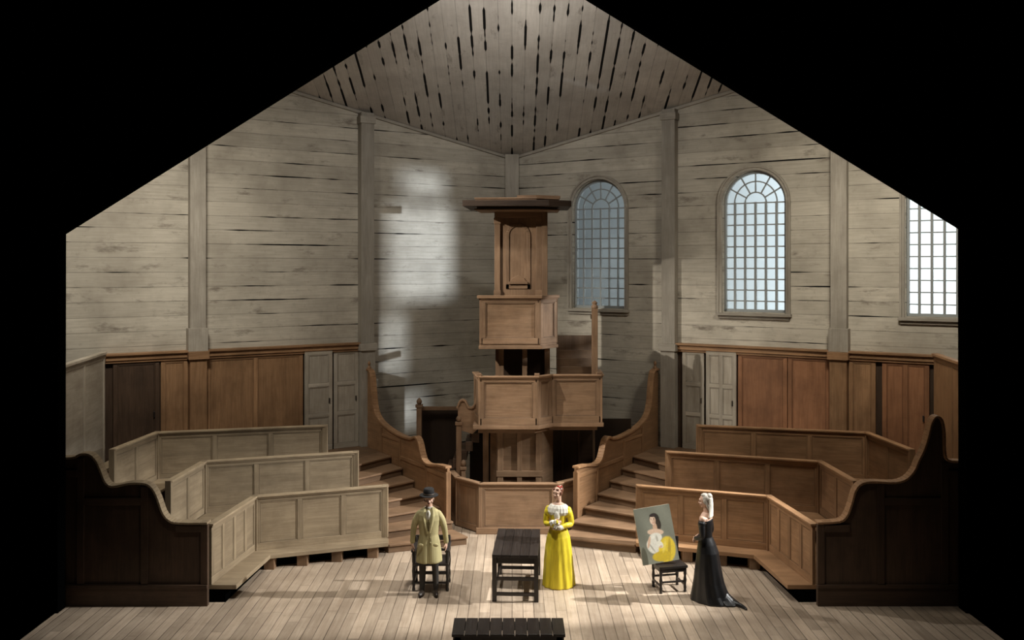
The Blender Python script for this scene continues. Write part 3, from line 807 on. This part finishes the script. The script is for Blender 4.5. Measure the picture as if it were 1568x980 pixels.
# --- man
mb=MB()
for s in(-1,1):
    mb.tube([(s*.085,.01,.86),(s*.095,.0,.62),(s*.10,-.01,.46),(s*.105,.015,.27),(s*.11,.02,.09)],[.088,.075,.055,.052,.038],C2,14)
    mb.ell((s*.115,-.045,.04),(.042,.12,.042),C3,Matrix.Rotation(s*.2,3,'Z')); mb.ell((s*.11,.02,.06),(.042,.05,.055),C3)
def coatf(a,z):
    f=1+.03*math.sin(7*a+2)*max(0,min(1,(.95-z)/.4))
    if z<.9:
        d=abs(((a+math.pi/2+math.pi)%(2*math.pi))-math.pi); f*=1-.22*math.exp(-(d/.12)**2)
    return f
mb.loft([(0,.01,.53,.200,.15),(0,.01,.55,.208,.155),(0,.01,.70,.195,.145),(0,.01,.85,.175,.133),(0,.0,.97,.148,.112),(0,.0,1.08,.162,.120),(0,.0,1.2,.182,.125),(0,.005,1.28,.186,.115),(0,.01,1.335,.165,.095),(0,.01,1.365,.12,.08),(0,.01,1.395,.075,.068)],C1,40,coatf)
mb.loft([(0,.005,1.34,.075,.07),(0,.0,1.405,.064,.062)],C4,24)
mb.ell((0,-.095,1.285),(.038,.035,.085),C4); mb.ell((0,-.118,1.30),(.012,.014,.05),DK); mb.ell((0,-.100,1.14),(.045,.030,.12),6)
for s in(-1,1):
    mb.tube([(s*.06,-.045,1.385),(s*.075,-.105,1.28),(s*.045,-.128,1.13),(s*.022,-.13,1.02)],[.018,.024,.022,.012],C1,10)
    mb.tube([(s*.145,.005,1.29),(s*.20,.01,1.20),(s*.240,.03,1.07),(s*.257,.05,.95),(s*.268,.07,.845)],[.060,.057,.049,.043,.037],C1,14)
    mb.tube([(s*.267,.066,.87),(s*.268,.072,.825)],[.040,.040],C1,14)
    hand(mb,(s*.270,.075,.815),(s*.02,.02,-1),(-s*1.0,.25,0),curl=.45,thumb=-s if s>0 else 1)
    mb.ell((s*.12,-.14,.83),(.045,.012,.028),C1)
for z in(1.02,.94,.86): mb.ell((.03,-.125,z),(.01,.008,.01),DK)
mb.tube([(0,.02,1.33),(0,.005,1.46)],[.055,.052],SK,14)
T=head(mb,(0,-.01,1.525),yaw=math.radians(6))
mb.ell((0,.03,.035),(.081,.088,.085),HAIR,None,16,T); 
for s in(-1,1): mb.ell((s*.070,.0,-.01),(.010,.018,.030),HAIR,None,12,T)
mb.ell((0,-.086,-.043),(.020,.007,.005),HAIR,None,10,T)
Mman=Matrix.Translation((-1.32,.66,0))
man=person('man_in_hat',mb,[M_skin,M_hairb,M_coat,M_trs,M_shoe,M_shirt,M_vest,M_lip],Mman)
hb=MB(); Th=Matrix.Translation((0,-.01,1.53))@Matrix.Rotation(math.radians(2),4,'X')
hb.lathe([(.07,.050),(.145,.052),(.152,.060),(.145,.066),(.090,.068),(.090,.075),(.088,.11),(.082,.155),(.068,.172),(.03,.166),(.002,.164)],Th,0,32)
hb.lathe([(.0915,.068),(.0925,.072),(.0915,.092),(.088,.094)],Th,1,32)
h_=hb.build('hat',[M_felt,simple('hat_band',(.05,.035,.025),.5)],None,bevel=0); h_.parent=man
# --- woman in yellow
mb=MB()
def pleat(a,z):
    k=max(0,min(1,(.95-z)/.5)); return 1+k*(.035*math.sin(13*a+z*3)+.02*math.sin(7*a-z*4))
mb.loft([(0,.02,.0,.255,.25),(0,.02,.015,.268,.262),(0,.02,.15,.258,.25),(0,.015,.40,.238,.225),(0,.01,.62,.215,.20),(0,.01,.80,.19,.17),(0,.0,.92,.148,.125),(0,-.005,1.0,.118,.098),(0,-.008,1.08,.128,.105),(0,-.012,1.18,.15,.118),(0,-.005,1.26,.15,.105),(0,.0,1.31,.12,.08)],C1,64,pleat)
mb.loft([(0,0,1.17,.172,.125),(0,0,1.215,.190,.140),(0,.0,1.28,.176,.120),(0,.0,1.325,.13,.09)],C2,48,lambda a,zz:1+.03*math.sin(20*a))
mb.ell((0,-.115,1.17),(.05,.04,.08),C2)
mb.loft([(0,.0,1.28,.14,.085),(0,.0,1.325,.11,.072),(0,.003,1.355,.065,.055)],SK,28)
mb.tube([(0,.01,1.32),(0,-.0,1.44)],[.047,.044],SK,14)
for s in(-1,1):
    mb.ell((s*.165,.0,1.20),(.070,.070,.085),C1,Matrix.Rotation(s*-.3,3,'Y'))
    el=(s*.205,.0,1.02)
    wr=(s*.055,-.175,1.02+(.05 if s<0 else -.03))
    mb.tube([(s*.165,.0,1.25),(s*.195,.01,1.13),el,(s*.15,-.10,1.02),wr],[.052,.055,.048,.040,.030],C1,14)
    mb.tube([(s*.085,-.155,1.02+(.04 if s<0 else -.025)),wr],[.040,.043],C2,12)
    hand(mb,wr,(-s*1.0,-.25,.15 if s<0 else -.1),(0,.6,.4 if s>0 else -.4),curl=.8,thumb=1)
T=head(mb,(-.005,-.02,1.515),yaw=math.radians(-28),pitch=math.radians(3),sc_=.93)
mb.ell((0,.034,.042),(.080,.085,.080),HAIR,None,16,T); mb.ell((0,.075,.085),(.045,.045,.045),HAIR,None,14,T)
for s in(-1,1): mb.ell((s*.073,.0,-.0),(.014,.026,.040),HAIR,None,12,T); mb.ell((s*.040,-.048,.075),(.034,.025,.018),HAIR,None,12,T)
Mw=Matrix.Translation((.76,1.10,0))@Matrix.Rotation(math.radians(-14),4,'Z')
wom=person('woman_in_yellow_dress',mb,[M_skin,M_haira,M_yel,M_lace,M_red2,M_lace,M_eye,M_lip],Mw)
fb=MB()
for k in range(9):
    a=k*2.4; r=.012*math.sqrt(k); fb.ell((.02+r*math.cos(a),-.02+r*math.sin(a)*.5,1.615+.012*math.sin(a*2)),(.016,.014,.014),0 if k%3 else 1)
o=fb.build('hair_flowers',[M_red2,M_lace],None,bevel=0); o.parent=wom
fb=MB()
for k in range(26):
    a=k*2.399; r=.0125*math.sqrt(k); fb.ell((-.01+r*math.cos(a),-.235+.01*math.cos(k),1.06+r*math.sin(a)),(.019,.016,.019),0 if k%4 else 1)
for k in range(5): fb.tube([(-.01+.01*(k-2),-.225,1.03),(.0+.012*(k-2),-.20,.95)],[.004,.003],2,6,sub=1)
o=fb.build('bouquet',[M_lace,M_yel,simple('stem_green',(.06,.10,.03),.6)],None,bevel=0); o.parent=wom
# --- woman in black
mb=MB()
def pl2(a,z):
    k=max(0,min(1,(.9-z)/.6)); return 1+k*(.03*math.sin(12*a)+.02*math.sin(5*a+z*5))
mb.loft([(0,.10,.0,.25,.33),(0,.10,.015,.26,.345),(0,.07,.12,.245,.29),(0,.05,.30,.225,.235),(0,.035,.55,.20,.195),(0,.03,.75,.18,.17),(0,.015,.88,.148,.135),(0,.0,.99,.112,.098),(0,-.005,1.08,.12,.10),(0,-.01,1.18,.142,.112),(0,-.0,1.25,.15,.10),(0,.0,1.275,.13,.085)],C1,64,pl2)
mb.loft([(0,.36,.0,.16,.16),(0,.36,.02,.165,.165),(0,.30,.07,.14,.15),(0,.22,.16,.10,.12)],C1,40,lambda a,z:1+.04*math.sin(9*a))
mb.tube([(0,.42,.03),(.05,.58,.022),(.12,.68,.018)],[.05,.035,.02],C1,12)
mb.loft([(0,.0,1.22,.148,.095),(0,.0,1.29,.158,.088),(0,.0,1.33,.11,.07),(0,.003,1.365,.06,.055)],SK,32)
mb.tube([(0,.012,1.33),(0,-.0,1.46)],[.048,.044],SK,14)
for s in(-1,1):
    mb.ell((s*.155,.0,1.285),(.045,.05,.05),SK)
    mb.ell((s*.172,.0,1.215),(.052,.055,.055),C1)
    el=(s*.20,.01,1.02); wr=(s*.05,-.16,.95)
    mb.tube([(s*.165,.0,1.25),(s*.188,.012,1.14),el,(s*.14,-.09,.975),wr],[.042,.044,.038,.033,.026],C1,14)
    hand(mb,wr,(-s*.8,-.3,-.3),(0,.6,-.2),curl=.6,thumb=1)
T=head(mb,(0,-.02,1.535),yaw=math.radians(10),pitch=math.radians(6),sc_=.95)
mb.ell((0,.034,.038),(.082,.088,.084),HAIR,None,16,T); mb.ell((0,.085,.075),(.055,.052,.055),HAIR,None,16,T); mb.ell((0,.10,.02),(.05,.04,.05),HAIR,None,14,T)
mb.ell((0,.005,.10),(.058,.058,.032),HAIR,None,14,T)
for s in(-1,1): mb.ell((s*.074,.02,-.0),(.014,.030,.045),HAIR,None,12,T); mb.tube([(s*.07,.04,-.02),(s*.075,.055,-.08),(s*.07,.06,-.13)],[.02,.018,.01],HAIR,10,T)
mb.loft([(0,.085,1.30,.085,.018),(0,.085,1.40,.075,.022),(0,.085,1.50,.06,.03),(0,.075,1.60,.045,.03)],C2,24,lambda a,z:1+.06*math.sin(8*a))
Mbk=Matrix.Translation((3.04,.47,0))@Matrix.Rotation(math.radians(-122),4,'Z')
wb=person('woman_in_black_dress',mb,[M_skin,M_hairg,M_blackd,M_lace,M_red2,M_lace,M_eye,M_lip],Mbk)

# ------------------------------------------------ lights
def look(o,t): 
    v=Vector(t)-o.location; o.rotation_euler=v.to_track_quat('-Z','Y').to_euler()
def area(name,loc,tgt,w,h,e,c,spread=180):
    l=bpy.data.lights.new(name,'AREA'); l.shape='RECTANGLE'; l.size=w; l.size_y=h; l.energy=e; l.color=c; l.spread=math.radians(spread)
    o=bpy.data.objects.new(name,l); COL.objects.link(o); o.location=loc; look(o,tgt); return o
def spot(name,loc,tgt,e,ang,c,rad=.05,blend=.3):
    l=bpy.data.lights.new(name,'SPOT'); l.energy=e; l.spot_size=math.radians(ang); l.spot_blend=blend; l.shadow_soft_size=rad; l.color=c
    o=bpy.data.objects.new(name,l); COL.objects.link(o); o.location=loc; look(o,tgt); return o
area('stage_light_left',(-5.6,.7,8.2),(-7.2,5.2,3.6),1.4,.8,110,(1,.93,.81),118)
area('stage_light_right',(5.6,.7,8.2),(7.2,5.2,3.6),1.4,.8,105,(1,.92,.78),118)
area('stage_light_ceiling',(0,.8,9.75),(0,6,8.5),2.6,.4,58,(1,.96,.9),110)
spot('side_key_light',(10.4,.55,7.6),(-1.2,1.7,0),10500,34,(1,.985,.95),.10,.6)
spot('back_light',(-4.6,4.4,9.2),(2.2,.9,0),1800,44,(1,.97,.92),.12,.7)
spot('front_left_light',(-5.0,.9,8.0),(1.4,5.8,3.5),2100,38,(1,.93,.82),.05,.7)
spot('top_light',(0.2,.5,9.5),(0.2,1.9,0),1500,66,(1,.96,.89),.25,.9)
spot('front_of_house_light',(0,-4.2,12.5),(0,-1.2,0),2400,62,(1,.93,.83),.4,.9)
spot('pulpit_side_light',(9.6,2.0,7.6),(.85,4.75,4.1),4000,7,(.92,.96,1),.05,.5)  # added spot standing in for beam spill on the pulpit side
L0=Vector((11.5,1.1,6.35)); Tt=Vector((-2.2,8.05,5.72))
spot('gobo_beam_light',L0,Tt,11500,34,(.80,.89,1),.055,.1)  # added offstage spot; gobo holes shape it like light from a window
dv=(Tt-L0); dist=dv.length; dv.normalize(); zz=Vector((0,0,1)); xx=dv.cross(zz).normalized(); yy=xx.cross(dv)
fp=L0+dv*2.3; s_=2.3/dist
Mf=Matrix(((xx.x,yy.x,-dv.x,fp.x),(xx.y,yy.y,-dv.y,fp.y),(xx.z,yy.z,-dv.z,fp.z),(0,0,0,1)))
def rr(x0,x1,y0,y1): return [(x0*s_,y0*s_),(x1*s_,y0*s_),(x1*s_,y1*s_),(x0*s_,y1*s_)]
gl=curvefill('gobo_board',[[(-.74,-.80),(.74,-.80),(.74,.72),(-.74,.72)],rr(-.65,.72,-1.25,.95),rr(-.40,.55,1.25,1.75),rr(-.75,-.42,-3.0,-1.6),rr(-.75,.05,-4.1,-3.5)],.005,Mf,M_blk)  # unseen offstage board, added to cut the light patch on the left wall
mb=MB(); mb.box(fp.x-.02,fp.x+.02,fp.y+.01,fp.y+.05,1.1,fp.z-.75); mb.box(fp.x-.25,fp.x+.25,fp.y-.2,fp.y+.25,1.1,1.14); gs=mb.build('gobo_stand',M_blk,bevel=0)
gp=empty('lighting_gobo'); gl.parent=gp; gs.parent=gp
W=wallM(1)
def wl(p): return W@Vector(p)
area('cyc_light_top',wl((10.2,9.6,-.9)),wl((9.7,5.5,-3.5)),8,.5,480,(.93,.97,1))
area('cyc_light_bottom',wl((10.8,1.2,-.9)),wl((10.8,5.0,-3.5)),7,.5,800,(.95,.98,1))
w=bpy.data.worlds.new('World'); sc.world=w; w.use_nodes=True
w.node_tree.nodes['Background'].inputs[0].default_value=(.5,.5,.5,1); w.node_tree.nodes['Background'].inputs[1].default_value=.006
